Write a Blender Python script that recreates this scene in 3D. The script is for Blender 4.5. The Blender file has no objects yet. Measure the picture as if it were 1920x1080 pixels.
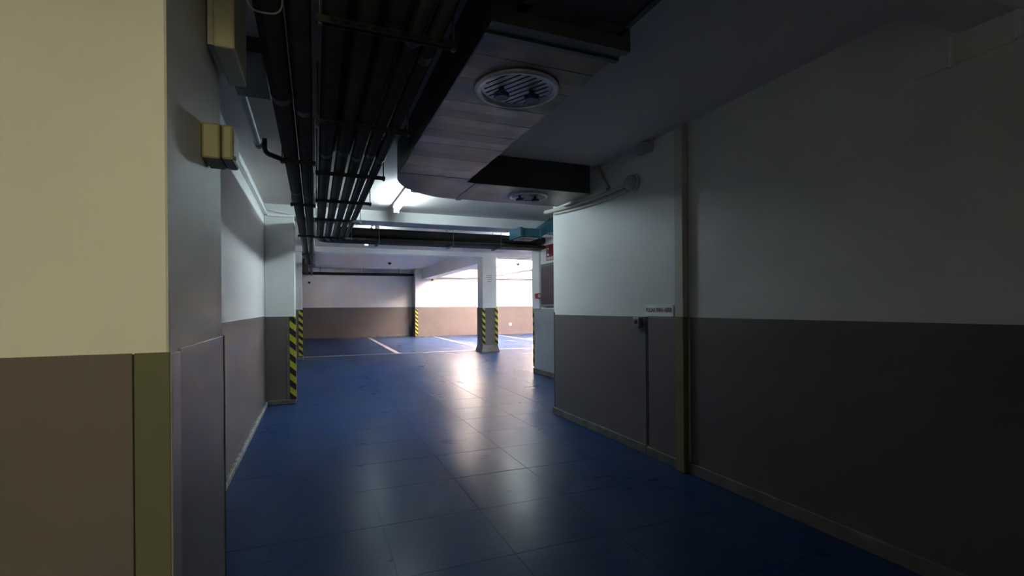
import bpy, bmesh, math, random
from mathutils import Vector, Matrix
random.seed(7)
PI = math.pi
C = bpy.context.scene.collection
SC = bpy.context.scene

# ------------------------------------------------------------------ camera
F_PX, CX, HY, ROLL, EYE = 915.0, 960.0, 576.0, math.atan(0.0078), 1.25
TH = math.atan(370 / 915)
fw = Vector((math.sin(TH), math.cos(TH), 0))
rt = Vector((math.cos(TH), -math.sin(TH), 0))
up = Vector((0, 0, 1))
R_ = rt * math.cos(ROLL) - up * math.sin(ROLL)
U_ = up * math.cos(ROLL) + rt * math.sin(ROLL)
cam_d = bpy.data.cameras.new('camera')
cam = bpy.data.objects.new('camera', cam_d)
C.objects.link(cam)
cam_d.sensor_fit = 'HORIZONTAL'
cam_d.sensor_width = 36.0
cam_d.lens = 36.0 * F_PX / 1920.0
cam_d.shift_y = (HY - 540.0) / 1920.0
cam_d.clip_start = 0.02
cam.matrix_world = Matrix((
    (R_.x, U_.x, -fw.x, 0), (R_.y, U_.y, -fw.y, 0), (R_.z, U_.z, -fw.z, EYE), (0, 0, 0, 1)))
SC.camera = cam

# ------------------------------------------------------------------ world, exposure
w = bpy.data.worlds.new('World')
SC.world = w
w.use_nodes = True
w.node_tree.nodes['Background'].inputs[0].default_value = (0.5, 0.55, 0.6, 1)
w.node_tree.nodes['Background'].inputs[1].default_value = 0.0
SC.view_settings.view_transform = 'Standard'
SC.view_settings.look = 'None'
SC.view_settings.exposure = 0.0
SC.view_settings.gamma = 1.0
SC.view_settings.use_curve_mapping = False
SC.cycles.diffuse_bounces = 7
SC.cycles.glossy_bounces = 4
SC.cycles.sample_clamp_indirect = 0.0

TUBE_COOL = (0.73, 0.93, 1.0)
UPLIGHT_WARM = (1.0, 0.88, 0.78)
LAMP_YELLOW = (1.0, 0.90, 0.52)
S_BAY1, S_BAY2, S_BAY2L, S_RIGHT, S_NEAR = 102.0, 215.0, 75.0, 950.0, 166.0

# ------------------------------------------------------------------ materials
MATS = {}

def mat(name, col, rough=0.6, metal=0.0, var=0.10, scale=4.0, bump=0.0, bscale=60.0, spec=0.5,
        var_col=None, emit=None, rand=0.0):
    m = bpy.data.materials.new(name)
    m.use_nodes = True
    nt = m.node_tree
    b = nt.nodes['Principled BSDF']
    b.inputs['Roughness'].default_value = rough
    b.inputs['Metallic'].default_value = metal
    b.inputs['Specular IOR Level'].default_value = spec
    tc = nt.nodes.new('ShaderNodeTexCoord')
    geo = nt.nodes.new('ShaderNodeNewGeometry')
    n = nt.nodes.new('ShaderNodeTexNoise')
    n.inputs['Scale'].default_value = scale
    n.inputs['Detail'].default_value = 6
    nt.links.new(geo.outputs['Position'], n.inputs['Vector'])
    mix = nt.nodes.new('ShaderNodeMix')
    mix.data_type = 'RGBA'
    c2 = var_col or tuple(c * (1 - var) for c in col)
    c1 = tuple(min(1, c * (1 + var)) for c in col) if not var_col else col
    mix.inputs['A'].default_value = (*c1, 1)
    mix.inputs['B'].default_value = (*c2, 1)
    rmp = nt.nodes.new('ShaderNodeMapRange')
    rmp.inputs['From Min'].default_value = 0.35
    rmp.inputs['From Max'].default_value = 0.7
    nt.links.new(n.outputs['Fac'], rmp.inputs['Value'])
    nt.links.new(rmp.outputs['Result'], mix.inputs['Factor'])
    out = mix.outputs['Result']
    if rand:
        oi = nt.nodes.new('ShaderNodeObjectInfo')
        mr = nt.nodes.new('ShaderNodeMapRange')
        mr.inputs['To Min'].default_value = 1 - rand
        mr.inputs['To Max'].default_value = 1 + rand
        nt.links.new(oi.outputs['Random'], mr.inputs['Value'])
        hs = nt.nodes.new('ShaderNodeHueSaturation')
        nt.links.new(mr.outputs['Result'], hs.inputs['Value'])
        nt.links.new(out, hs.inputs['Color'])
        out = hs.outputs['Color']
    nt.links.new(out, b.inputs['Base Color'])
    if bump:
        n2 = nt.nodes.new('ShaderNodeTexNoise')
        n2.inputs['Scale'].default_value = bscale
        n2.inputs['Detail'].default_value = 3
        nt.links.new(geo.outputs['Position'], n2.inputs['Vector'])
        bp = nt.nodes.new('ShaderNodeBump')
        bp.inputs['Strength'].default_value = bump
        bp.inputs['Distance'].default_value = 0.004
        nt.links.new(n2.outputs['Fac'], bp.inputs['Height'])
        nt.links.new(bp.outputs['Normal'], b.inputs['Normal'])
    if emit:
        b.inputs['Emission Color'].default_value = (*emit[0], 1)
        b.inputs['Emission Strength'].default_value = emit[1]
    MATS[name] = m
    return m

mat('white_paint', (0.68, 0.67, 0.65), 0.55, var=0.03, scale=1.3, bump=0.12, bscale=35)
mat('ceiling_paint', (0.68, 0.61, 0.575), 0.7, var=0.04, scale=1.1, bump=0.15, bscale=30)
mat('dado_paint', (0.130, 0.107, 0.104), 0.34, var=0.07, scale=2.2, bump=0.10, bscale=40)
mat('dado_light', (0.33, 0.33, 0.34), 0.45, var=0.05, scale=2.2, bump=0.08)
mat('olive_paint', (0.105, 0.105, 0.066), 0.45, var=0.06, scale=2.5)
mat('skirting', (0.12, 0.108, 0.098), 0.6, var=0.25, scale=9, bump=0.3)
mat('skirting_worn', (0.36, 0.36, 0.34), 0.7, var_col=(0.12, 0.12, 0.12), scale=16, bump=0.5)
mat('pipe_black', (0.018, 0.016, 0.015), 0.55, var_col=(0.042, 0.031, 0.026), scale=7, bump=0.15, bscale=25)
mat('pipe_grey', (0.25, 0.26, 0.28), 0.5)
mat('hanger_metal', (0.07, 0.068, 0.065), 0.5, metal=0.6, var=0.3, scale=20)
mat('rod_metal', (0.22, 0.21, 0.2), 0.45, metal=0.8, var=0.2, scale=20)
mat('duct_dark', (0.055, 0.052, 0.054), 0.55, metal=0.15, var=0.2, scale=3, bump=0.2)
mat('duct_foil', (0.265, 0.185, 0.145), 0.40, metal=0.45, var_col=(0.115, 0.095, 0.088), scale=5, bump=1.0, bscale=7, rand=0.42)
mat('duct_gray', (0.10, 0.10, 0.10), 0.45, metal=0.4, var=0.25, scale=5, bump=0.2)
mat('diffuser_metal', (0.42, 0.42, 0.46), 0.4, metal=0.5, var=0.15, scale=10)
mat('knob_blue', (0.02, 0.045, 0.13), 0.4)
mat('teal_metal', (0.035, 0.13, 0.18), 0.45, metal=0.2, var=0.15, scale=4)
mat('cream_plastic', (0.44, 0.42, 0.29), 0.45, var=0.04)
mat('cream_box', (0.26, 0.25, 0.145), 0.45, var=0.05)
mat('cream_post', (0.50, 0.48, 0.40), 0.5, var=0.06)
mat('ochre_paint', (0.17, 0.135, 0.06), 0.5, var=0.12, scale=8)
mat('beige_plastic', (0.50, 0.48, 0.43), 0.5, var=0.05)
mat('white_plastic', (0.82, 0.82, 0.80), 0.4, var=0.02)
mat('black_rubber', (0.006, 0.006, 0.006), 0.7, var=0.1)
mat('black_metal', (0.02, 0.02, 0.02), 0.45)
mat('grey_guard', (0.30, 0.26, 0.27), 0.30, metal=0.25, var=0.05)
mat('grey_plastic', (0.16, 0.18, 0.19), 0.4)
mat('sign_white', (0.80, 0.82, 0.79), 0.5, var=0.05, scale=10)
mat('sign_red', (0.24, 0.022, 0.028), 0.4)
mat('dark_red', (0.16, 0.02, 0.03), 0.5)
mat('cabinet_red', (0.10, 0.055, 0.06), 0.35, var=0.08)
mat('alarm_red', (0.45, 0.04, 0.03), 0.4)
mat('print_grey', (0.12, 0.14, 0.15), 0.6)
mat('line_white', (0.62, 0.56, 0.54), 0.6, var_col=(0.38, 0.35, 0.36), scale=7)
mat('concrete_plinth', (0.18, 0.17, 0.155), 0.7, var=0.15, scale=8, bump=0.3)
mat('tube_bay1', (1, 1, 1), 0.5, emit=(TUBE_COOL, S_BAY1))
mat('tube_bay2', (1, 1, 1), 0.5, emit=(TUBE_COOL, S_BAY2))
mat('tube_bay2_weak', (1, 1, 1), 0.5, emit=(TUBE_COOL, S_BAY2L))
mat('uplight_right', (1, 1, 1), 0.5, emit=(UPLIGHT_WARM, S_RIGHT))
mat('lamp_near', (1, 1, 1), 0.5, emit=(LAMP_YELLOW, S_NEAR))
mat('spot_lens', (1, 1, 1), 0.5, emit=((0.9, 0.97, 1.0), 12.0))
mat('spot_off', (0.55, 0.57, 0.58), 0.3)

def floor_mat():
    m = mat('floor_blue', (0.019, 0.047, 0.140), 0.34, var=0.0, scale=1.6, bump=0.10, bscale=28, rand=0.05)
    m.node_tree.nodes['Principled BSDF'].inputs['IOR'].default_value = 1.14
    nt = m.node_tree
    b = nt.nodes['Principled BSDF']
    geo = nt.nodes.new('ShaderNodeNewGeometry')
    # dusty scuffs stretched along the driving direction
    mp = nt.nodes.new('ShaderNodeMapping')
    mp.inputs['Scale'].default_value = (1.1, 0.45, 1)
    nt.links.new(geo.outputs['Position'], mp.inputs['Vector'])
    n = nt.nodes.new('ShaderNodeTexNoise')
    n.inputs['Scale'].default_value = 1.8
    n.inputs['Detail'].default_value = 5
    n.inputs['Roughness'].default_value = 0.5
    nt.links.new(mp.outputs['Vector'], n.inputs['Vector'])
    r1 = nt.nodes.new('ShaderNodeMapRange')
    r1.inputs['From Min'].default_value = 0.40
    r1.inputs['From Max'].default_value = 0.85
    r1.inputs['To Max'].default_value = 0.8
    nt.links.new(n.outputs['Fac'], r1.inputs['Value'])
    old = b.inputs['Base Color'].links[0].from_socket
    mx = nt.nodes.new('ShaderNodeMix')
    mx.data_type = 'RGBA'
    mx.inputs['B'].default_value = (0.055, 0.080, 0.140, 1)
    nt.links.new(old, mx.inputs['A'])
    nt.links.new(r1.outputs['Result'], mx.inputs['Factor'])
    nt.links.new(mx.outputs['Result'], b.inputs['Base Color'])
    # finer worn streaks, in both gloss and tone
    mp3 = nt.nodes.new('ShaderNodeMapping')
    mp3.inputs['Scale'].default_value = (3.0, 11.0, 1)
    nt.links.new(geo.outputs['Position'], mp3.inputs['Vector'])
    n3 = nt.nodes.new('ShaderNodeTexNoise')
    n3.inputs['Scale'].default_value = 1.6
    n3.inputs['Detail'].default_value = 7
    n3.inputs['Roughness'].default_value = 0.62
    nt.links.new(mp3.outputs['Vector'], n3.inputs['Vector'])
    av = nt.nodes.new('ShaderNodeMath')
    av.operation = 'ADD'
    nt.links.new(n.outputs['Fac'], av.inputs[0])
    nt.links.new(n3.outputs['Fac'], av.inputs[1])
    r2 = nt.nodes.new('ShaderNodeMapRange')
    r2.inputs['From Min'].default_value = 0.5
    r2.inputs['From Max'].default_value = 1.5
    r2.inputs['To Min'].default_value = 0.22
    r2.inputs['To Max'].default_value = 0.42
    nt.links.new(av.outputs[0], r2.inputs['Value'])
    nt.links.new(r2.outputs['Result'], b.inputs['Roughness'])
    r3 = nt.nodes.new('ShaderNodeMapRange')
    r3.inputs['From Min'].default_value = 0.2
    r3.inputs['From Max'].default_value = 0.8
    r3.inputs['To Min'].default_value = 0.78
    r3.inputs['To Max'].default_value = 1.22
    nt.links.new(n3.outputs['Fac'], r3.inputs['Value'])
    hs3 = nt.nodes.new('ShaderNodeHueSaturation')
    nt.links.new(mx.outputs['Result'], hs3.inputs['Color'])
    nt.links.new(r3.outputs['Result'], hs3.inputs['Value'])
    nt.links.new(hs3.outputs['Color'], b.inputs['Base Color'])
floor_mat()

def hazard_mat():
    m = bpy.data.materials.new('hazard')
    m.use_nodes = True
    nt = m.node_tree
    b = nt.nodes['Principled BSDF']
    b.inputs['Roughness'].default_value = 0.5
    geo = nt.nodes.new('ShaderNodeNewGeometry')
    sep = nt.nodes.new('ShaderNodeSeparateXYZ')
    nt.links.new(geo.outputs['Position'], sep.inputs[0])
    def math_(op, a, b_=None, v=None):
        k = nt.nodes.new('ShaderNodeMath')
        k.operation = op
        nt.links.new(a, k.inputs[0])
        if b_ is not None:
            nt.links.new(b_, k.inputs[1])
        if v is not None:
            k.inputs[1].default_value = v
        return k.outputs[0]
    sxy = math_('SUBTRACT', sep.outputs['X'], sep.outputs['Y'])
    s = math_('MULTIPLY', sxy, v=0.9)
    s = math_('ADD', sep.outputs['Z'], s)
    s = math_('DIVIDE', s, v=0.172)
    s = math_('FRACT', s)
    s = math_('GREATER_THAN', s, v=0.5)
    mx = nt.nodes.new('ShaderNodeMix')
    mx.data_type = 'RGBA'
    mx.inputs['A'].default_value = (0.010, 0.010, 0.010, 1)
    mx.inputs['B'].default_value = (0.46, 0.42, 0.03, 1)
    nt.links.new(s, mx.inputs['Factor'])
    nt.links.new(mx.outputs['Result'], b.inputs['Base Color'])
    MATS['hazard'] = m
hazard_mat()

# ------------------------------------------------------------------ builders
def wloc(o):
    v = Vector((0, 0, 0))
    while o is not None:
        v += o.location
        o = o.parent
    return v

class MB:
    """Collects shapes in world coordinates; build() links them as one mesh."""
    def __init__(s):
        s.bm = bmesh.new()
        s.smooth = False

    def box(s, x0, x1, y0, y1, z0, z1, bev=0.0, seg=1):
        t = bmesh.new()
        bmesh.ops.create_cube(t, size=1)
        for v in t.verts:
            v.co = Vector(((x0 + x1) / 2 + v.co.x * (x1 - x0), (y0 + y1) / 2 + v.co.y * (y1 - y0), (z0 + z1) / 2 + v.co.z * (z1 - z0)))
        if bev:
            bmesh.ops.bevel(t, geom=t.edges[:] + t.verts[:], offset=bev, segments=seg, affect='EDGES', profile=0.5)
        s._merge(t)
        return s

    def _merge(s, t):
        me = bpy.data.meshes.new('tmp')
        t.to_mesh(me)
        t.free()
        s.bm.from_mesh(me)
        bpy.data.meshes.remove(me)

    def prism(s, pts, z0, z1, bev=0.0):
        """pts: (x, y) outline, counter-clockwise from above."""
        t = bmesh.new()
        lo = [t.verts.new((x, y, z0)) for x, y in pts]
        hi = [t.verts.new((x, y, z1)) for x, y in pts]
        n = len(pts)
        t.faces.new(lo[::-1])
        t.faces.new(hi)
        for i in range(n):
            t.faces.new((lo[i], lo[(i + 1) % n], hi[(i + 1) % n], hi[i]))
        bmesh.ops.recalc_face_normals(t, faces=t.faces[:])
        if bev:
            bmesh.ops.bevel(t, geom=t.edges[:], offset=bev, segments=1, affect='EDGES')
        s._merge(t)
        return s

    def loft(s, rings, cap=True):
        vs = [[s.bm.verts.new(p) for p in r] for r in rings]
        n = len(rings[0])
        for a, b in zip(vs[:-1], vs[1:]):
            for i in range(n):
                s.bm.faces.new((a[i], a[(i + 1) % n], b[(i + 1) % n], b[i]))
        if cap:
            s.bm.faces.new(vs[0][::-1])
            s.bm.faces.new(vs[-1])
        return s

    def tube(s, path, r, n=12, cap=True):
        P = [Vector(p) for p in path]
        T = []
        for i in range(len(P)):
            a = P[max(0, i - 1)]
            b = P[min(len(P) - 1, i + 1)]
            T.append((b - a).normalized())
        ref = Vector((0, 0, 1)) if abs(T[0].z) < 0.9 else Vector((1, 0, 0))
        u = T[0].cross(ref).normalized()
        rings = []
        for p, t in zip(P, T):
            u = (u - t * u.dot(t)).normalized()
            v = t.cross(u)
            rings.append([p + (u * math.cos(2 * PI * k / n) + v * math.sin(2 * PI * k / n)) * r for k in range(n)])
        s.loft(rings, cap)
        s.smooth = True
        return s

    def lathe(s, c, prof, n=24, axis='z'):
        """prof: (radius, height) along the axis from c."""
        rings = []
        for r, h in prof:
            ring = []
            for k in range(n):
                a = 2 * PI * k / n
                p = (r * math.cos(a), r * math.sin(a), h)
                if axis == 'x':
                    p = (h, r * math.cos(a), r * math.sin(a))
                if axis == 'y':
                    p = (r * math.cos(a), h, r * math.sin(a))
                ring.append(Vector(c) + Vector(p))
            rings.append(ring)
        s.loft(rings, True)
        return s

    def build(s, name, material, parent=None, **props):
        bmesh.ops.recalc_face_normals(s.bm, faces=s.bm.faces[:])
        xs = [v.co for v in s.bm.verts]
        if parent is None:
            org = Vector(((min(p.x for p in xs) + max(p.x for p in xs)) / 2, (min(p.y for p in xs) + max(p.y for p in xs)) / 2, min(p.z for p in xs)))
        else:
            org = wloc(parent)
        for v in s.bm.verts:
            v.co -= org
        me = bpy.data.meshes.new(name)
        s.bm.to_mesh(me)
        s.bm.free()
        if s.smooth:
            for p in me.polygons:
                p.use_smooth = len(p.vertices) < 6
        o = bpy.data.objects.new(name, me)
        C.objects.link(o)
        me.materials.append(MATS[material])
        if parent is None:
            o.location = org
        else:
            o.parent = parent
        for k, v in props.items():
            o[k] = v
        return o

def thing(name, label, cat, loc, group=None):
    o = bpy.data.objects.new(name, None)
    o.empty_display_size = 0.1
    C.objects.link(o)
    o.location = loc
    o['label'] = label
    o['category'] = cat
    o['kind'] = 'thing'
    if group:
        o['group'] = group
    return o

def struct(mb, name, material, label=None, parent=None):
    o = mb.build(name, material, parent)
    if parent is None:
        o['kind'] = 'structure'
        o['label'] = label
    return o

def fillet(pts, r, n=6):
    """Round the inner corners of a polyline."""
    P = [Vector(p) for p in pts]
    out = [P[0]]
    for a, b, c in zip(P[:-2], P[1:-1], P[2:]):
        d1, d2 = (a - b).normalized(), (c - b).normalized()
        p, q = b + d1 * r, b + d2 * r
        for k in range(n + 1):
            t = k / n
            out.append(p * (1 - t) ** 2 + b * 2 * t * (1 - t) + q * t * t)
    out.append(P[-1])
    return out

# ------------------------------------------------------------------ main dimensions (metres, camera stands at x = y = 0)
XL, XR, XR2 = -0.60, 2.60, 3.88         # passage walls, wall further back
YP1, YP2 = 7.05, 13.05                  # beam lines
YFL, YFR, XST = 21.95, 21.2, 4.05       # far walls and the step between them
ZC1, ZC2, ZC3 = 2.62, 2.79, 2.97        # ceiling heights of the three bays
ZD = 1.16                               # top of the dark painted dado
XEND, YB = 12.0, -3.6

# ------------------------------------------------------------------ floor
TX0, TY0, TS = 0.35 - 2 * 0.585, 2.29 - 3 * 0.593, 0.59
TSX, TSY = 0.585, 0.593
NX, NY = 8, 15
tx1, ty1 = TX0 + NX * TSX, TY0 + NY * TSY
fl = MB()
fl.box(-3.2, XEND + .2, YB - .2, 22.2, -0.12, -0.0016)
fl.box(-3.2, XEND + .2, YB - .2, TY0, -0.006, 0)
fl.box(-3.2, XEND + .2, ty1, 22.2, -0.006, 0)
fl.box(-3.2, TX0, TY0, ty1, -0.006, 0)
fl.box(tx1, XEND + .2, TY0, ty1, -0.006, 0)
floor = struct(fl, 'floor', 'floor_blue', 'glossy blue painted concrete garage floor')
tile_me = None
for i in range(NX):
    for j in range(NY):
        x0, y0 = TX0 + i * TSX, TY0 + j * TSY
        if tile_me is None:
            t = MB().box(-TSX / 2 + .0013, TSX / 2 - .0013, -TSY / 2 + .0013, TSY / 2 - .0013, -0.0022, 0, 0.0006).build('floor_tile', 'floor_blue', floor)
            for v in t.data.vertices:
                v.co += Vector(floor.location)
            tile_me = t.data
        else:
            t = bpy.data.objects.new('floor_tile', tile_me)
            C.objects.link(t)
            t.parent = floor
        t.location = Vector((x0 + TSX / 2, y0 + TSY / 2, random.uniform(-0.0002, 0.0002))) - floor.location
        t.rotation_euler = (random.uniform(-.0004, .0004), random.uniform(-.0004, .0004), 0)

def marking(x0, x1, y0, y1, label):
    return struct(MB().box(x0, x1, y0, y1, 0.0, 0.003), 'floor_marking', 'line_white', label)
marking(-0.25, 7.6, 13.62, 13.72, 'long white painted line across the mouths of the parking bays')
marking(2.06, 2.19, 13.72, 21.8, 'white bay line meeting the wall to the left of the far pilaster')
marking(4.76, 4.88, 13.72, 21.1, 'white bay line running back from the square column')
marking(7.58, 7.70, 13.72, 21.1, 'white bay line seen between the column and the hose cabinet wall')

# ------------------------------------------------------------------ ceiling and beams
ce = MB()
ce.box(-3.2, XEND, YB, YP1 + .2, ZC1, 3.2)
struct(ce, 'ceiling', 'ceiling_paint', 'low white painted ceiling over the passage')
struct(MB().box(XL - .2, XEND, YP1 + .2, YP2 + .2, ZC2, 3.2), 'ceiling', 'ceiling_paint', 'white ceiling between the two cross beams')
struct(MB().box(XL - .2, XEND, YP2 + .2, 22.2, ZC3, 3.2), 'ceiling', 'ceiling_paint', 'white ceiling over the far parking bays')
struct(MB().box(XL, XR2, YP1, YP1 + .42, 2.472, 3.1, .008), 'beam', 'white_paint', 'white cross beam just beyond the elbow of the air duct')
struct(MB().box(XL, XEND, YP2 - .08, YP2 + .34, 2.655, 3.1, .008), 'beam', 'white_paint', 'white cross beam resting on the square column')
struct(MB().box(4.34, 4.74, YP2 + .34, YFL, 2.50, 3.1, .008), 'beam', 'white_paint', 'white beam running from the square column to the far wall')
struct(MB().box(7.55, 7.95, YP2 + .34, YFR, 2.68, 3.1, .008), 'beam', 'white_paint', 'white beam over the brightly lit bay behind the column')
struct(MB().box(-.29, XR, 1.04, 1.24, 2.42, 2.9, .004), 'beam', 'ceiling_paint', 'shallow dark beam crossing the ceiling above the near wall')

# ------------------------------------------------------------------ walls
def wall(name, x0, x1, y0, y1, z1, label):
    return struct(MB().box(x0, x1, y0, y1, -0.1, z1), name, 'white_paint', label)

def dado(parent, x0, x1, y0, y1, z0=0.0, z1=ZD, material='dado_paint', name='dado_panel', bev=.0015):
    return MB().box(x0, x1, y0, y1, z0, z1, bev).build(name, material, parent)

wl = wall('wall_left', XL - .2, XL, 1.89, YFL + .2, 3.2, 'long white left wall with grey dado behind the first pier')
dado(wl, XL, XL + .004, 1.9, YP1, z0=.05, z1=1.158)
dado(wl, XL, XL + .004, YP1 + .45, YP2, z1=1.158)
dado(wl, XL, XL + .004, YP2 + .45, YFL, z1=1.29)
MB().box(XL + .0, XL + .03, 1.9, YP1, 0, .05, .006).build('baseboard_left', 'skirting_worn')
bpy.data.objects['baseboard_left']['kind'] = 'structure'
bpy.data.objects['baseboard_left']['label'] = 'low chipped grey kerb along the foot of the left wall'

wr = wall('wall_right', XR, XR2, YB, 5.12, 3.2, 'long white right wall with dark dado running towards the corner')
dado(wr, XR - .006, XR, 3.405, 5.115, z1=ZD)
dado(wr, XR - .003, XR, 2.99, 3.375, z1=ZD - .006)
dado(wr, XR - .005, XR, -0.14, 2.88, z1=ZD + .004)
dado(wr, XR - .0045, XR - .0005, 3.378, 3.402, z0=.08, z1=ZD, material='black_rubber', name='panel_gap')
dado(wr, XR - .007, XR - .001, 5.098, 5.113, z0=.08, z1=ZD + .03, material='black_rubber', name='panel_gap')
dado(wr, XR, XR2, 5.12, 5.126, z1=ZD)
bb = MB()
bb.box(XR - .022, XR - .002, 3.39, 5.125, 0, .078, .004)
bb.box(XR - .026, XR - .002, 2.99, 3.385, 0, .072, .004)
bb.box(XR - .022, XR - .002, -0.14, 2.88, 0, .082, .004)
struct(bb, 'baseboard_right', 'skirting', 'dark rounded skirting along the foot of the right wall')

wc = wall('wall_back_right', XR2, XR2 + .3, 5.12, 8.47, 3.2, 'short white wall end behind the corner carrying the hose cabinet')
dado(wc, XR2 - .004, XR2, 5.13, 8.47, z0=.09, z1=1.215, material='dado_light')
MB().box(XR2 - .035, XR2, 8.17, 8.475, 1.215, ZC2, .004).build('pilaster', 'white_paint', wc)
MB().box(XR2 - .03, XR2, 5.13, 8.475, 0, .09, .006).build('skirting', 'skirting', wc)
g = MB()
g.box(XR2 - .022, XR2 + .07, 8.47, 8.49, .12, 1.2)
g.build('corner_guard', 'hazard', wc)
wall('wall_side_bay', XR2 + .3, XEND, 8.17, 8.47, 3.2, 'white wall closing the bay behind the hose cabinet')
wall('wall_far_right', XEND, XEND + .2, 8.17, 21.6, 3.2, 'white wall at the end of the bright bays')

wf = wall('wall_far', XL - .2, XST + .1, YFL, YFL + .2, 3.2, 'far white wall with brown dado in the dim parking bay')
dado(wf, XL, XST, YFL - .005, YFL, z1=1.29)
MB().box(XL, XST, YFL - .02, YFL, 0, .07, .004).build('skirting', 'skirting', wf)
wf2 = wall('wall_far_bright', XST, XEND, YFR, YFL + .2, 3.2, 'brightly lit far wall with pale dado behind the column')
dado(wf2, XST - .005, XST, YFR, YFL - .02, z1=1.29)
dado(wf2, XST, XEND, YFR - .005, YFR, z1=1.29)
g = MB()
g.box(XST - .012, XST - .002, YFR - .012, YFR + .07, .05, 1.18)
g.box(XST - .012, XST + .11, YFR - .014, YFR - .004, .05, 1.18)
g.build('corner_guard', 'hazard', wf2)

# walls behind the camera: lamp room; partition added to shade the right wall
wall('wall_rear_left', -3.2, -3.0, YB, 1.24, 3.2, 'plain wall of the room behind the camera')
wall('wall_rear', -3.2, XR, YB - .2, YB, 3.2, 'plain end wall behind the camera')
wall('wall_rear_lamp_screen', 0.38, XR, -0.30, -0.14, 3.2, 'unseen partition added behind the camera to keep the lamp off the right wall')

# ------------------------------------------------------------------ piers and column
def corner_guard(parent, x, y, sx, z0, z1, wx=.062, wy=.05, t=.012):
    """L-shaped striped strip on the corner (x, y) of a pier that faces -y; sx = +1 right corner, -1 left corner."""
    m = MB()
    pts = [(x - sx * wx, y), (x - sx * wx, y - t), (x + sx * t, y - t), (x + sx * t, y + wy), (x, y + wy), (x, y)]
    if sx < 0:
        pts = pts[::-1]
    m.prism(pts, z0, z1)
    return m.build('corner_guard', 'hazard', parent)

p0 = thing('pier', 'big cream pier with brown dado filling the left edge of the picture', 'pier', (-1.7, 1.56, 0))
MB().box(-3.2, -.29, 1.24, 1.89, 0, ZC1, .004).build('shaft', 'white_paint', p0)
dado(p0, -3.0, -.352, 1.235, 1.2405)
dado(p0, -.3525, -.3485, 1.2375, 1.2402, z1=ZD - .002, material='black_rubber', name='panel_gap')
dado(p0, -.349, -.286, 1.233, 1.2405, material='olive_paint', name='corner_strip')
dado(p0, -.2905, -.283, 1.236, 1.312, z1=ZD - .004, material='grey_guard', name='edge_strip')
dado(p0, -.2905, -.284, 1.314, 1.876, z1=ZD + .002)
dado(p0, -.2905, -.282, 1.876, 1.893, z1=ZD + .002, material='black_rubber', name='panel_gap')

p1 = thing('pier', 'white pier carrying the nearer striped corner guard at the end of the left wall', 'pier', (-.42, 7.25, 0))
MB().box(XL, -.245, YP1, YP1 + .42, 0, 2.475, .006).build('shaft', 'white_paint', p1)
dado(p1, XL + .005, -.246, YP1 - .006, YP1, z0=.05, z1=1.15)
dado(p1, -.246, -.240, YP1, YP1 + .42, z0=.05, z1=1.15)
dado(p1, -.345, -.307, YP1 - .012, YP1 - .005, z0=.05, z1=1.13, material='skirting', name='batten')
MB().box(XL + .03, -.235, YP1 - .022, YP1 + .44, 0, .06, .006).build('skirting', 'skirting', p1)
corner_guard(p1, -.243, YP1 - .006, 1, .06, 1.15, wx=.064)

p2 = thing('pier', 'second white pier with slimmer striped guard further down the left wall', 'pier', (-.42, 13.3, 0))
MB().box(XL, -.285, YP2, YP2 + .42, 0, 2.66, .006).build('shaft', 'white_paint', p2)
dado(p2, XL + .005, -.286, YP2 - .006, YP2, z0=.0, z1=1.23)
dado(p2, -.286, -.280, YP2, YP2 + .42, z0=.0, z1=1.23)
corner_guard(p2, -.283, YP2 - .006, 1, .1, 1.22, wx=.085)
MB().box(-.40, -.26, YP2 - .03, YP2 + .43, 0, .06, .01).build('plinth', 'concrete_plinth', p2)

col = thing('column', 'free standing square white column with striped corners and a flared foot', 'column', (4.53, 13.06, 0))
CX0, CX1, CY0, CY1 = 4.325, 4.735, 12.85, 13.32
MB().box(CX0, CX1, CY0, CY1, 0.15, 2.66, .012).build('shaft', 'white_paint', col)
dado(col, CX0 - .012, CX1 + .012, CY0 - .012, CY1 + .012, z0=.15, z1=1.235, name='dado_band', bev=.004)
m = MB()
o_, i_ = .055, .014
m.loft([[Vector((CX0 - d, CY0 - d, z)), Vector((CX1 + d, CY0 - d, z)), Vector((CX1 + d, CY1 + d, z)), Vector((CX0 - d, CY1 + d, z))] for d, z in ((o_, 0), (o_, .03), (i_, .2), (i_, .215))])
m.build('plinth', 'concrete_plinth', col)
corner_guard(col, CX0 - .012, CY0 - .012, -1, .22, 1.235, wx=.07, wy=.05)
corner_guard(col, CX1 + .012, CY0 - .012, 1, .22, 1.235, wx=.07, wy=.05)
for k, (x0, x1) in enumerate(((4.43, 4.60), (4.40, 4.60), (4.45, 4.61), (4.47, 4.58))):
    z = 2.125 - k * .055
    MB().box(x0, x1, CY0 - .003, CY0 + .001, z, z + .016).build('printed_line', 'print_grey', col)

# ------------------------------------------------------------------ pipes
ZPB = 2.30
pipe_group = 'black pipes under the ceiling'
def pipe(path, r, label, couplings=(), group=pipe_group, material='pipe_black', name='pipe'):
    P = [Vector(p) for p in path]
    o = MB().tube(P, r, 14).build(name, material)
    o['label'] = label
    o['category'] = 'pipe'
    o['group'] = group
    for y in couplings:
        a = [p for p in P if p.y <= y][-1]
        c = MB().tube([(a.x, y - .035, a.z), (a.x, y - .03, a.z), (a.x, y + .03, a.z), (a.x, y + .035, a.z)], r + .0015, 14)
        c.build('coupling', material, o)
    return o

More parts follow.
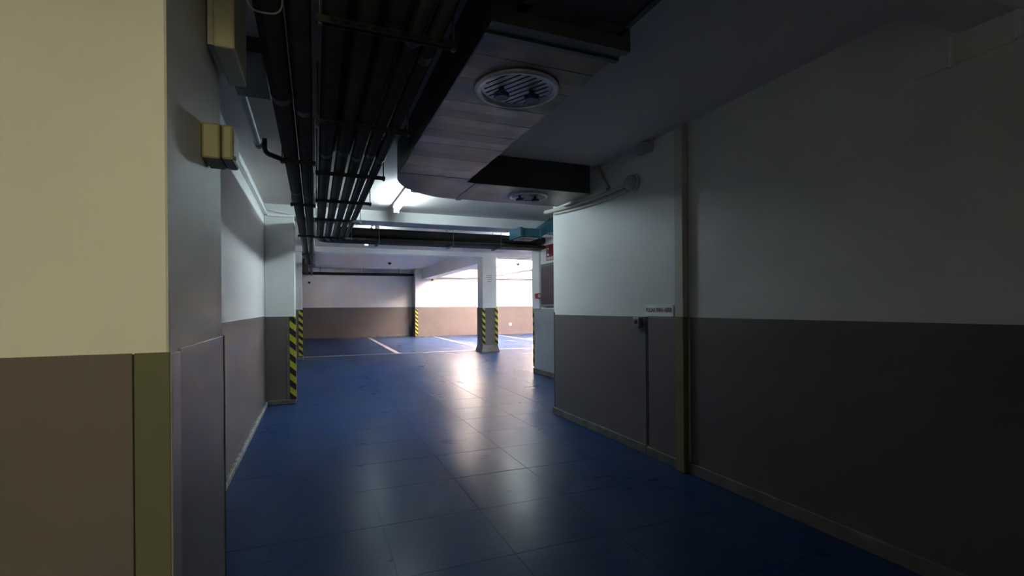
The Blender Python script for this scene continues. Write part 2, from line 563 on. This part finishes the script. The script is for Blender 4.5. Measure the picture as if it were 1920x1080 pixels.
ra = ((-.150, .050), (-.049, .045))
for k, (x, r) in enumerate(ra):
    z = ZPB + r
    pipe(fillet([(x, -.10, z), (x, 12.9, z), (x - .10 + .05 * k, 15.0, 2.60 + r), (x - .10 + .05 * k, 21.25, 2.60 + r)], .3), r,
         ['leftmost and thickest black pipe, beside the left wall', 'second black pipe, touching the thickest one beside the left wall'][k],
         couplings=(2.75 + .12 * k, 4.9 + .15 * k, 7.9, 10.4))
for k, x in enumerate((-.47, -.36)):
    pipe(fillet([(x, 13.6, 2.86), (x, 14.4, 2.66), (x, 21.25, 2.66)], .3), .05,
         ['dark pipe hugging the left wall beyond the second pier', 'dark pipe beside the wall-hugging one beyond the second pier'][k], couplings=(16.0,))
rb = ((.080, .046), (.188, .042), (.286, .039), (.371, .033), (.446, .030))
lab_b = ['thickest of the five parallel black pipes that bend right under the cross beam',
         'second thickest of the five black pipes bending right under the cross beam',
         'middle one of the five parallel black pipes bending right under the cross beam',
         'thin black pipe second nearest to the air duct',
         'thin black pipe running closest to the side of the air duct']
for k, (x, r) in enumerate(rb):
    z = ZPB + r
    yt = 8.30 - k * .085
    xk = x - 0.012
    pipe(fillet([(x, -.10, z), (x, yt, z), (XR2 - .002, yt, z)], .12 + .02 * (4 - k)), r, lab_b[k],
         couplings=(1.55 + .13 * k, 3.62 - .1 * (k % 2), 5.6 + .08 * k))

for k, (x, r, t) in enumerate(((.135, .045, 'beside the thick pipes'), (.245, .042, 'above the middle pipe'), (.335, .036, 'above the thin pipes'), (.41, .034, 'nearest the duct side'), (.50, .036, 'tucked against the duct'))):
    z = 2.455  # upper layer put in to fill bright gaps between the lower pipes with dark
    pipe(fillet([(x, -.10, z), (x, 3.9 + .05 * k, z), (x, 3.9 + .05 * k, ZC1 - .004)], .09), r, 'upper layer black pipe added to darken the gaps below, rising into the ceiling, ' + t, couplings=(2.3 + .1 * k,))
for k, y in enumerate((8.02, 8.20)):
    o = MB().tube([(.30, y, 2.455), (XR2 - .002, y, 2.455)], .065, 14).build('pipe', 'pipe_black')
    o['label'] = ['fat dark cross pipe above the bent pipes, on the side of the first beam', 'fat dark cross pipe above the bent pipes, on the side of the column'][k]
    o['category'] = 'pipe'
    o['group'] = pipe_group
# far cross pipe under the far ceiling
pc = MB().tube([(-.55, 21.55, 2.70), (4.55, 21.55, 2.70)], .06, 12).build('pipe', 'pipe_black')
pc['label'] = 'horizontal dark pipe crossing the dim bay below the far ceiling'
pc['category'] = 'pipe'
pc['group'] = pipe_group
for x in (.22, 1.92, 3.4, 3.95):
    MB().tube([(x, 21.55, 2.74), (x, 21.55, ZC3)], .012, 6).build('hanger_rod', 'rod_metal', pc)
pd_ = thing('pipe', 'thin pipe with a brass valve crossing the bright far wall', 'pipe', (7.5, 20.85, 2.52))
MB().tube([(4.5, 20.85, 2.555), (11.8, 20.85, 2.555)], .032, 10).build('tube', 'pipe_grey', pd_)
v = MB().tube([(4.72, 20.85, 2.64), (4.72, 20.85, 2.42)], .05, 10)
v.tube([(4.55, 20.8, 2.50), (4.9, 20.8, 2.62)], .022, 8)
v.build('valve', 'ochre_paint', pd_)
pe = thing('pipe', 'forked thin sprinkler pipe below the bright ceiling behind the column', 'pipe', (7.3, 17, 2.45))
MB().tube([(6.5, 17, 2.47), (8.9, 17, 2.45)], .022, 8).build('tube', 'pipe_grey', pe)
MB().tube([(6.95, 17, 2.47), (7.45, 17, 2.60), (8.9, 17, 2.72)], .022, 8).build('branch', 'pipe_grey', pe)

def hanger(x0, x1, y, z, label, group, ztop, slots=True, h=.024, d=.03):
    """Slotted channel under the pipes with two threaded rods."""
    o = thing('pipe_hanger', label, 'pipe hanger', ((x0 + x1) / 2, y, z), group)
    m = MB()
    m.box(x0, x1, y - d / 2, y + d / 2, z - .004, z, 0)
    m.box(x0, x1, y - d / 2, y - d / 2 + .004, z - h, z - .004, 0)
    m.box(x0, x1, y + d / 2 - .004, y + d / 2, z - h, z - .004, 0)
    m.build('channel', 'hanger_metal', o)
    for x in (x0 + .012, x1 - .012):
        MB().tube([(x, y, z - h - .012), (x, y, ztop)], .005, 6).build('rod', 'rod_metal', o)
        MB().lathe((x, y, z - h - .008), ((.011, 0), (.011, .008)), 6).build('nut', 'rod_metal', o)
    if slots:
        n = int((x1 - x0 - .06) / .05)
        for k in range(n):
            xx = x0 + .045 + k * .05
            MB().box(xx, xx + .024, y - d / 2 - .001, y - d / 2 + .001, z - h * .72, z - h * .36).build('slot', 'black_rubber', o)
    return o
ga, gb = 'hangers of the two thick pipes', 'hangers of the five parallel pipes'
for y, t in ((3.76, 'level with the grey conduit elbow'), (5.3, 'just before the first cross beam'), (7.55, 'behind the first cross beam'), (10.1, 'midway between the two cross beams'), (12.5, 'at the second cross beam')):
    hanger(-.215, .015, y, ZPB, 'short pipe hanger under the two thick pipes, ' + t, ga, (ZC1 if y < 7.2 else ZC2), slots=False)
hb = ((1.88, 'with the row of slots, beside the duct flange'), (2.91, 'beside the round duct outlet'), (4.0, 'beside the duct elbow'), (5.03, 'next after the duct elbow'), (6.1, 'close to the first cross beam'), (7.62, 'where the pipes bend right'))
for y, t in hb:
    hanger(.012, .53, y, ZPB, 'long pipe hanger under the five pipes, ' + t, gb, (ZC1 if y < 7.2 else ZC2), slots=(y < 3.5))
for x, t in ((.95, 'beside the first lit spot'), (2.15, 'above the unlit spot'), (3.0, 'near the teal duct')):
    o = thing('pipe_hanger', 'thin rod hanger of the dark cross pipes, ' + t, 'pipe hanger', (x, 8.12, ZPB - .03), 'hangers of the dark cross pipes')
    MB().box(x - .015, x + .015, 7.88, 8.36, ZPB - .025, ZPB - .002).build('channel', 'hanger_metal', o)
    MB().tube([(x, 7.9, ZPB - .03), (x, 7.9, ZC2)], .006, 6).build('rod', 'rod_metal', o)
    MB().tube([(x, 8.34, ZPB - .03), (x, 8.34, ZC2)], .006, 6).build('rod', 'rod_metal', o)

# ------------------------------------------------------------------ air duct with elbow
DX0, DX1, DZ0, DZ1 = .645, 1.25, 2.352, 2.612
duct = thing('air_duct', 'dark foil wrapped air duct turning right in an elbow under the ceiling', 'duct', (.95, 3.3, DZ0))
ys = [1.86, 2.02]
while ys[-1] < 3.95:
    ys.append(ys[-1] + random.uniform(.10, .19))
ys[-1] = 4.02
for k, (a, b) in enumerate(zip(ys[:-1], ys[1:])):
    d = .0014 if k % 2 else 0
    MB().box(DX0 + .004 - d, DX1 - .004 + d, a, b, DZ0 + .003 - d, DZ1).build('duct_band', 'duct_foil', duct)
pts = [(DX1, 4.021), (DX0, 4.021)][::-1]
arc = []
ex, ey, rx, ry = 1.32, 4.06, 1.32 - DX0, .75
for k in range(13):
    a = PI - (PI / 2) * k / 12
    arc.append((ex + rx * math.cos(a), ey + ry * math.sin(a)))
outline = [(DX1, 4.021), (DX1, 4.13), (1.36, 4.13)] + [(1.36, 4.81)] + arc[::-1] + [(DX0, 4.021)]
MB().prism(outline, DZ0, DZ1).build('elbow', 'duct_foil', duct)
MB().prism([(1.362, 4.13), (2.49, 4.13), (2.49, 4.80), (1.362, 4.81)], DZ0 + .002, DZ1).build('branch', 'duct_foil', duct)
m = MB()
m.box(1.33, 1.39, 4.115, 4.825, DZ0 - .006, DZ1 - .002)
m.build('seam_band', 'duct_gray', duct)
m = MB()
m.box(1.25, 2.492, 4.112, 4.128, DZ0 - .003, DZ1)
m.build('side_cover', 'duct_dark', duct)
m = MB()
m.box(DX0 - .006, DX0 + .002, 1.87, 4.05, DZ0 - .002, DZ1)
m.build('side_cover', 'duct_dark', duct)
# flange and the smaller plenum nearer to the camera
fg = MB()
for y0, y1, d in ((1.83, 1.855, .012), (1.745, 1.78, .012), (1.785, 1.825, .004)):
    fg.box(DX0 - d, DX1 + d, y0, y1, DZ0 - d, DZ1)
fg.build('flange', 'duct_gray', duct)
pl = MB()
pl.box(.735, 1.215, 1.26, 1.75, 2.405, DZ1, .004)
plo = pl.build('plenum', 'duct_dark', duct)
m = MB()
m.box(.735, .775, 1.26, 1.745, 2.397, 2.404)
m.box(.735, 1.215, 1.69, 1.745, 2.397, 2.404)
m.box(1.19, 1.215, 1.26, 1.745, 2.397, 2.404)
m.build('panel_frame', 'duct_gray', plo)

def diffuser(cx, cy, z, R, label):
    o = thing('duct_diffuser', label, 'diffuser', (cx, cy, z), 'round outlets of the air duct')
    m = MB()
    m.smooth = True
    n = 36
    prof = ((R, 0), (R, -.010), (R - .012, -.016), (R - .03, -.014), (R - .036, -.004), (R - .036, 0))
    rings = [[Vector((cx + r * math.cos(2 * PI * k / n), cy + r * math.sin(2 * PI * k / n), z + h)) for k in range(n)] for r, h in prof]
    m.loft(rings, False)
    m.build('rim', 'diffuser_metal', o)
    MB().lathe((cx, cy, z - .003), ((R - .034, 0), (R - .034, .002)), 36).build('face', 'diffuser_metal', o)
    ri = R - .045
    for k in range(9):
        t = -ri + (k + .5) * 2 * ri / 9
        L = math.sqrt(max(.001, ri * ri - t * t)) * .92
        c, s = math.cos(.5), math.sin(.5)
        m = MB()
        a = Vector((cx + c * t - s * -L, cy + s * t + c * -L, 0))
        b = Vector((cx + c * t - s * L, cy + s * t + c * L, 0))
        wv = Vector((c, s, 0)) * .0042
        zz = z - .0042
        m.loft([[a - wv + Vector((0, 0, zz)), a + wv + Vector((0, 0, zz)), a + wv + Vector((0, 0, zz + .003)), a - wv + Vector((0, 0, zz + .003))],
                [b - wv + Vector((0, 0, zz)), b + wv + Vector((0, 0, zz)), b + wv + Vector((0, 0, zz + .003)), b - wv + Vector((0, 0, zz + .003))]])
        m.build('slot', 'black_rubber', o)
    for s in (-1, 1):
        kx, ky = cx + s * .078, cy - s * .012
        kb = MB().lathe((kx, ky, z - .052), ((.034, 0), (.040, .006), (.040, .020), (.030, .028)), 18)
        kn = kb.build('knob', 'knob_blue', o)
        MB().lathe((kx, ky, z - .03), ((.011, 0), (.015, .027)), 12).build('stem', 'black_metal', kn)
    return o
diffuser(.955, 2.275, DZ0, .215, 'round metal duct outlet with two blue knobs on the straight duct')
diffuser(1.97, 4.44, DZ0 + .002, .20, 'round metal duct outlet beyond the elbow on the side branch')

# teal duct beyond the corner
td = thing('teal_duct', 'teal sheet metal duct angling down beyond the white corner', 'duct', (3.2, 6.7, 2.28))
m = MB()
m.loft([[Vector((x, y, z)) for x, y, z in ((a, 6.55, b), (a, 6.95, b), (a, 6.95, c), (a, 6.55, c))] for a, b, c in ((2.80, 2.29, 2.41), (3.12, 2.29, 2.41), (3.40, 2.44, 2.605), (3.86, 2.44, 2.605))])
m.build('shell', 'teal_metal', td)
MB().box(2.785, 2.82, 6.53, 6.97, 2.28, 2.42).build('joint_flange', 'teal_metal', td)
MB().box(3.105, 3.135, 6.53, 6.97, 2.28, 2.42).build('joint_flange', 'teal_metal', td)
m = MB()
m.box(2.83, 3.09, 6.58, 6.92, 2.268, 2.286, .004)
o = m.build('outlet', 'diffuser_metal', td)
for k in range(5):
    MB().box(2.85 + k * .045, 2.872 + k * .045, 6.61, 6.89, 2.264, 2.269).build('slot', 'black_metal', o)

# ------------------------------------------------------------------ lamps
def batten(x, y0, y1, z, tube_mat, label, group, zdrop=0.0, along='y', hang=0.0, r=.026):
    cx, cy = (x, (y0 + y1) / 2)
    o = thing('fluorescent_light', label, 'light', (cx, cy, z - .08), group)
    def P(a, b, c):                      # local: a across, b along
        return (x + a, b, c) if along == 'y' else (b, x + a, c)
    def bx(mb, a0, a1, b0, b1, c0, c1, bev=0):
        if along == 'y':
            mb.box(x + a0, x + a1, b0, b1, c0, c1, bev)
        else:
            mb.box(b0, b1, x + a0, x + a1, c0, c1, bev)
        return mb
    bx(MB(), -.045, .045, y0, y1, z - .045, z, .006).build('housing', 'white_plastic', o)
    for b0, b1 in ((y0, y0 + .03), (y1 - .03, y1)):
        bx(MB(), -.034, .034, b0, b1, z - .112, z - .044, .004).build('lamp_holder', 'white_plastic', o)
    MB().tube([P(0, y0 + .03, z - .048 - r), P(0, y1 - .03, z - .048 - r)], r, 10).build('tube', tube_mat, o)
    if hang:
        for b in (y0 + .1, y1 - .1):
            MB().tube([P(0, b, z), P(0, b, z + hang)], .004, 6).build('rod', 'rod_metal', o)
    return o
batten(1.01, 5.32, 6.56, ZC1, 'tube_bay1', 'lit fluorescent tube on the ceiling just behind the duct elbow', 'fluorescent tubes')
batten(1.06, 9.15, 10.45, ZC2, 'tube_bay2_weak', 'lit fluorescent tube glowing above the dark cross pipes near the pipe bundle', 'fluorescent tubes')
batten(4.10, 8.75, 10.0, ZC2, 'tube_bay2', 'lit fluorescent tube glowing beside the teal duct', 'fluorescent tubes')
for x, y, t in [(x, y, t1 + t2) for x, t1 in ((5.25, 'long uplight added right of the column beam, '), (8.45, 'long uplight added behind the beam over the bright bay, '))
                for y, t2 in ((15.2, 'first from the cross beam'), (16.6, 'second from the cross beam'), (18.0, 'third from the cross beam'))]:
    o = thing('hidden_uplight', t, 'light', (x, y, 2.73), 'unseen uplights added for the bright bays')  # unseen troughs added to light the bays off the ceiling without floor streaks
    MB().box(x - .12, x + .12, y - .6, y + .6, 2.73, 2.765, .004).build('trough', 'white_plastic', o)
    MB().box(x - .105, x + .105, y - .58, y + .58, 2.766, 2.785, .004).build('diffuser', 'uplight_right', o)
    for sy in (-.45, .45):
        MB().tube([(x, y + sy, 2.785), (x, y + sy, ZC3)], .005, 6).build('rod', 'rod_metal', o)

ln = thing('ceiling_lamp', 'warm ceiling lamp in the room behind the camera', 'light', (-.05, -1.7, 2.45))
MB().box(-.25, .15, -1.9, -1.5, ZC1 - .05, ZC1, .005).build('housing', 'white_plastic', ln)
MB().box(-.23, .13, -1.88, -1.52, ZC1 - .07, ZC1 - .051, .004).build('diffuser', 'lamp_near', ln)

def spot(x, y, z, lens, label):
    o = thing('pendant_spot', label, 'light', (x, y, z), 'small round lamps on rods')
    MB().tube([(x, y, z + .035), (x, y, ZC2)], .006, 6).build('rod', 'rod_metal', o)
    MB().lathe((x, y, z), ((.030, .0), (.048, .006), (.05, .02), (.02, .036)), 16).build('shade', 'white_plastic', o)
    MB().lathe((x, y, z - .006), ((.030, 0), (.036, .004), (.036, .0065)), 16).build('lens', lens, o)
spot(.945, 9.89, 2.49, 'spot_lens', 'small lit lamp on a rod below the pipes, nearest the pipe bundle')
spot(2.13, 10.2, 2.53, 'spot_off', 'small unlit lamp on a rod in the middle of the cross pipes')
spot(3.90, 10.2, 2.56, 'spot_lens', 'small lit lamp on a rod just above and right of the column')

# ------------------------------------------------------------------ fittings on the near pier and left wall
tb = thing('cable_box', 'tall cream cable box high on the near pier', 'box', (-.236, 1.735, 2.0))
MB().box(-.286, -.262, 1.66, 1.85, 2.03, ZC1, 0).build('back_plate', 'beige_plastic', tb)
MB().box(-.262, -.208, 1.60, 1.87, 2.0, ZC1, .006, 2).build('cover', 'cream_plastic', tb)
jb = thing('junction_box', 'square cream junction box on the side of the near pier', 'box', (-.25, 1.66, 1.67))
MB().box(-.288, -.243, 1.575, 1.695, 1.672, 1.772, .006, 2).build('body', 'cream_box', jb)
MB().box(-.243, -.2405, 1.579, 1.691, 1.676, 1.768).build('seal', 'black_rubber', jb)
MB().box(-.2405, -.210, 1.575, 1.695, 1.672, 1.772, .008, 2).build('lid', 'cream_box', jb)
MB().lathe((-.210, 1.60, 1.684), ((.006, -.001), (.006, .003), (.003, .004)), 10, 'x').build('screw', 'rod_metal', jb)
lp = MB().tube(fillet([(-.212, 1.9, 2.50), (-.209, 1.9, 2.283), (-.099, 1.9, 2.286), (-.0975, 1.9, 2.50)], .045), .0032, 8).build('cable_loop', 'white_plastic')
lp['label'] = 'loop of thin white cable hanging over the thick pipe'
lp['category'] = 'cable'
tk = thing('cable_trunking', 'white cable trunking along the top of the left wall', 'trunking', (-.58, 4.5, 2.475))
MB().box(XL, XL + .022, 1.92, YP1 - .001, 2.475, 2.545, .003).build('duct_channel', 'white_plastic', tk)
MB().box(XL + .022, XL + .036, 1.92, YP1 - .001, 2.478, 2.515, .003).build('lower_channel', 'white_plastic', tk)
MB().box(XL + .037, -.25, YP1 - .024, YP1 - .001, 2.455, 2.485, .003).build('end_channel', 'white_plastic', tk)
cb = MB().tube([(XL + .03, YP1 - .03, 2.545), (-.45, YP1 - .032, 2.515), (-.27, YP1 - .03, 2.495)], .005, 6).build('cable', 'white_plastic')
cb['label'] = 'thin white cable sagging across the corner above the first pier'
cb['category'] = 'cable'
cd = thing('conduit', 'grey conduit with an elbow joining the thick pipes', 'conduit', (-.4, 3.6, 2.55))
MB().tube(fillet([(-.385, 2.3, 2.59), (-.40, 3.3, 2.575), (-.405, 4.25, 2.562), (-.405, 4.36, 2.562)], .1), .024, 10).build('tube', 'pipe_grey', cd)
for k in range(3):
    MB().tube([(-.405, 4.30 + .035 * k, 2.562), (-.405, 4.318 + .035 * k, 2.562)], .029, 10).build('ring', 'pipe_grey', cd)
MB().tube(fillet([(-.36, 4.35, 2.61), (-.36, 4.35, 2.5), (-.21, 4.42, 2.47), (-.165, 4.42, 2.405)], .04), .02, 10).build('elbow', 'pipe_black', cd)
bx_ = MB().box(-.42, -.235, 2.75, 3.35, 2.54, ZC1 - .001, .006).build('ceiling_shade_box', 'duct_dark')  # dark box stands in for the shaded ceiling beside the pipes
bx_['label'] = 'dark flat box standing in for shade on the ceiling between the near pier and the pipes'
bx_['category'] = 'box'

# ------------------------------------------------------------------ fittings on the right wall
po = thing('post', 'square cream post standing against the right wall beside the sign', 'post', (2.57, 2.94, 0))
MB().box(2.545, 2.595, 2.895, 2.985, ZD + .005, 2.60, .004).build('upper_part', 'cream_post', po)
MB().box(2.545, 2.595, 2.895, 2.985, .0, ZD + .004, .004).build('lower_part', 'ochre_paint', po)
sg = thing('sign', 'small pale sign with red lettering beside the cream post', 'sign', (2.59, 3.22, 1.165))
MB().box(2.586, 2.596, 3.05, 3.40, 1.165, 1.262, .002).build('plate', 'sign_white', sg)
for y in (3.062, 3.388):
    MB().lathe((2.585, y, 1.25), ((.004, 0), (.004, .003)), 8, 'x').build('screw', 'rod_metal', sg)
fc = bpy.data.curves.new('lettering', 'FONT')
fc.body = 'PULSAR PARA ABRIR'
fc.size = .047
fc.align_x = 'CENTER'
fc.align_y = 'CENTER'
fc.extrude = .0004
fc.offset = .0012
tmp = bpy.data.objects.new('tmp_text', fc)
C.objects.link(tmp)
dg = bpy.context.evaluated_depsgraph_get()
me = bpy.data.meshes.new_from_object(tmp.evaluated_get(dg))
bpy.data.objects.remove(tmp)
xs = [v.co.x for v in me.vertices]
sxk = .325 / (max(xs) - min(xs))
M = Matrix(((0, 0, -1, 2.5852), (-sxk, 0, 0, 3.225), (0, 1, 0, 1.216), (0, 0, 0, 1)))
for v in me.vertices:
    v.co = (M @ v.co) - Vector(sg.location)
lt = bpy.data.objects.new('lettering', me)
me.materials.append(MATS['dark_red'])
C.objects.link(lt)
lt.parent = sg
bt = thing('push_button', 'small dark push button box at the top of the dado', 'button', (2.575, 3.49, 1.07))
MB().box(2.556, 2.594, 3.448, 3.532, 1.075, 1.155, .006, 2).build('housing', 'grey_plastic', bt)
MB().lathe((2.556, 3.49, 1.118), ((.020, 0), (.020, -.007), (.014, -.010)), 18, 'x').build('button', 'black_metal', bt)
MB().box(2.552, 2.592, 3.455, 3.525, 1.066, 1.0745, .002).build('lower_lip', 'rod_metal', bt)

def conduit_w(pts, r, label, name='conduit'):
    o = MB().tube(pts, r, 10).build(name, 'beige_plastic')
    o['label'] = label
    o['category'] = 'conduit'
    o['group'] = 'beige conduits on the right wall'
    return o
conduit_w(fillet([(2.572, 3.62, 2.325), (2.575, 4.05, 2.315), (2.575, 4.6, 2.335), (2.575, 5.28, 2.385)], .25), .022, 'upper beige conduit running from the round box to the wall corner')
conduit_w(fillet([(2.575, 3.60, 2.28), (2.578, 3.95, 2.262), (2.578, 4.6, 2.29), (2.578, 5.05, 2.325)], .25), .014, 'thinner beige conduit just below the other one')
conduit_w(fillet([(2.575, 3.93, 2.362), (2.575, 4.02, 2.46), (2.575, 4.12, 2.615)], .06), .022, 'short beige conduit rising from the round box to the ceiling')
rbx = thing('round_box', 'round domed beige junction box on the right wall', 'box', (2.56, 3.53, 2.26))
MB().lathe((2.597, 3.54, 2.325), ((.075, 0), (.075, -.02), (.068, -.028)), 24, 'x').build('base', 'beige_plastic', rbx)
d = MB().lathe((2.569, 3.54, 2.325), ((.066, 0), (.064, -.03), (.054, -.05), (.03, -.062), (.006, -.066)), 24, 'x')
d.smooth = True
d.build('dome', 'beige_plastic', rbx)
cbx = MB().prism([(2.50, 3.30), (2.598, 3.28), (2.598, 3.46), (2.53, 3.45)], 2.53, 2.60, .008).build('ceiling_fitting', 'beige_plastic')
cbx['label'] = 'small beige wedge fitting where the right wall meets the ceiling'
cbx['category'] = 'fitting'
cv = thing('cover_plate', 'square blank cover plate high on the dark near wall', 'plate', (2.59, 1.32, 2.285))
MB().box(2.578, 2.598, 1.262, 1.39, 2.287, 2.413, .004).build('plate', 'white_paint', cv)
MB().box(2.572, 2.599, 1.246, 1.261, 2.283, 2.417, .003).build('hinge', 'white_plastic', cv)
tr = thing('corner_trunking', 'white corner trunking along the shallow beam and down the near wall', 'trunking', (2.5, 1.03, 2.3))
MB().box(.8, 2.599, 1.02, 1.04, 2.41, 2.445, .003).build('beam_channel', 'white_plastic', tr)
MB().box(2.575, 2.599, 1.02, 1.045, 2.30, 2.41, .003).build('drop_channel', 'white_plastic', tr)
MB().box(2.592, 2.5995, 1.046, 1.245, 2.297, 2.306).build('wall_channel', 'white_paint', tr)

# ------------------------------------------------------------------ hose cabinet and signs behind the corner
fcab = thing('hose_cabinet', 'dark red fire hose cabinet partly hidden behind the white corner', 'cabinet', (3.8, 7.7, 1.255))
MB().box(XR2 - .06, XR2 - .004, 7.38, 8.03, 1.255, 2.02, .004).build('body', 'black_metal', fcab)
MB().box(XR2 - .072, XR2 - .0605, 7.42, 7.99, 1.30, 1.975, .004).build('door', 'cabinet_red', fcab)
for a in ((7.39, 8.02, 1.265, 1.298), (7.39, 8.02, 1.977, 2.01), (7.992, 8.02, 1.299, 1.976), (7.39, 7.418, 1.299, 1.976)):
    MB().box(XR2 - .068, XR2 - .0605, a[0], a[1], a[2], a[3]).build('door_frame', 'grey_plastic', fcab)
fs = thing('fire_sign', 'red fire equipment sign above the hose cabinet', 'sign', (3.87, 7.75, 2.07))
MB().box(XR2 - .012, XR2 - .004, 7.55, 7.91, 2.075, 2.36, .002).build('plate', 'sign_red', fs)
m = MB()
m.lathe((XR2 - .0135, 7.83, 2.235), ((.042, 0), (.042, .0012)), 18, 'x')
m.box(XR2 - .0135, XR2 - .0122, 7.80, 7.865, 2.165, 2.30)
m.build('pictogram', 'sign_white', fs)
for z in (2.09, 2.108, 2.126):
    MB().box(XR2 - .0135, XR2 - .0122, 7.57, 7.895, z, z + .008).build('printed_line', 'sign_white', fs)
al = thing('fire_alarm', 'small red fire alarm call point next to the hose cabinet', 'alarm', (3.82, 8.14, 1.40))
MB().box(XR2 - .115, XR2 - .036, 8.08, 8.19, 1.405, 1.50, .006, 2).build('body', 'alarm_red', al)
MB().box(XR2 - .10, XR2 - .05, 8.076, 8.0795, 1.425, 1.482).build('window', 'sign_white', al)

# ------------------------------------------------------------------ small things in the far bays
sc_ = thing('sprinkler', 'small dark cone sprinkler on the dim far ceiling', 'sprinkler', (2.58, 18.4, 2.86))
MB().lathe((2.58, 18.4, 2.85), ((.015, 0), (.075, .06), (.08, .075)), 14).build('cone', 'black_metal', sc_)
MB().tube([(2.58, 18.4, 2.92), (2.58, 18.4, ZC3)], .012, 8).build('stem', 'black_metal', sc_)
s2 = thing('sprinkler', 'small dark cone sprinkler on the bright ceiling right of the column', 'sprinkler', (7.3, 17.4, 2.86))
MB().lathe((7.3, 17.4, 2.85), ((.015, 0), (.075, .06), (.08, .075)), 14).build('cone', 'black_metal', s2)
MB().tube([(7.3, 17.4, 2.92), (7.3, 17.4, ZC3)], .012, 8).build('stem', 'black_metal', s2)
cm = thing('security_camera', 'tiny black security camera high on the dim far wall', 'camera', (-.2, 21.85, 2.3))
MB().tube([(-.2, 21.94, 2.36), (-.2, 21.86, 2.36)], .014, 8).build('bracket', 'white_plastic', cm)
MB().lathe((-.2, 21.80, 2.33), ((.045, 0), (.05, .03), (.045, .09)), 14, 'y').build('body', 'black_metal', cm)
so = thing('socket', 'round white wall socket on the pale dado of the bright wall', 'socket', (8.5, 21.18, .42))
MB().lathe((8.48, 21.193, .46), ((.07, 0), (.07, -.02), (.06, -.026)), 18, 'y').build('plate', 'white_plastic', so)
MB().box(8.50, 8.56, 21.158, 21.168, .455, .475).build('plug', 'black_metal', so)
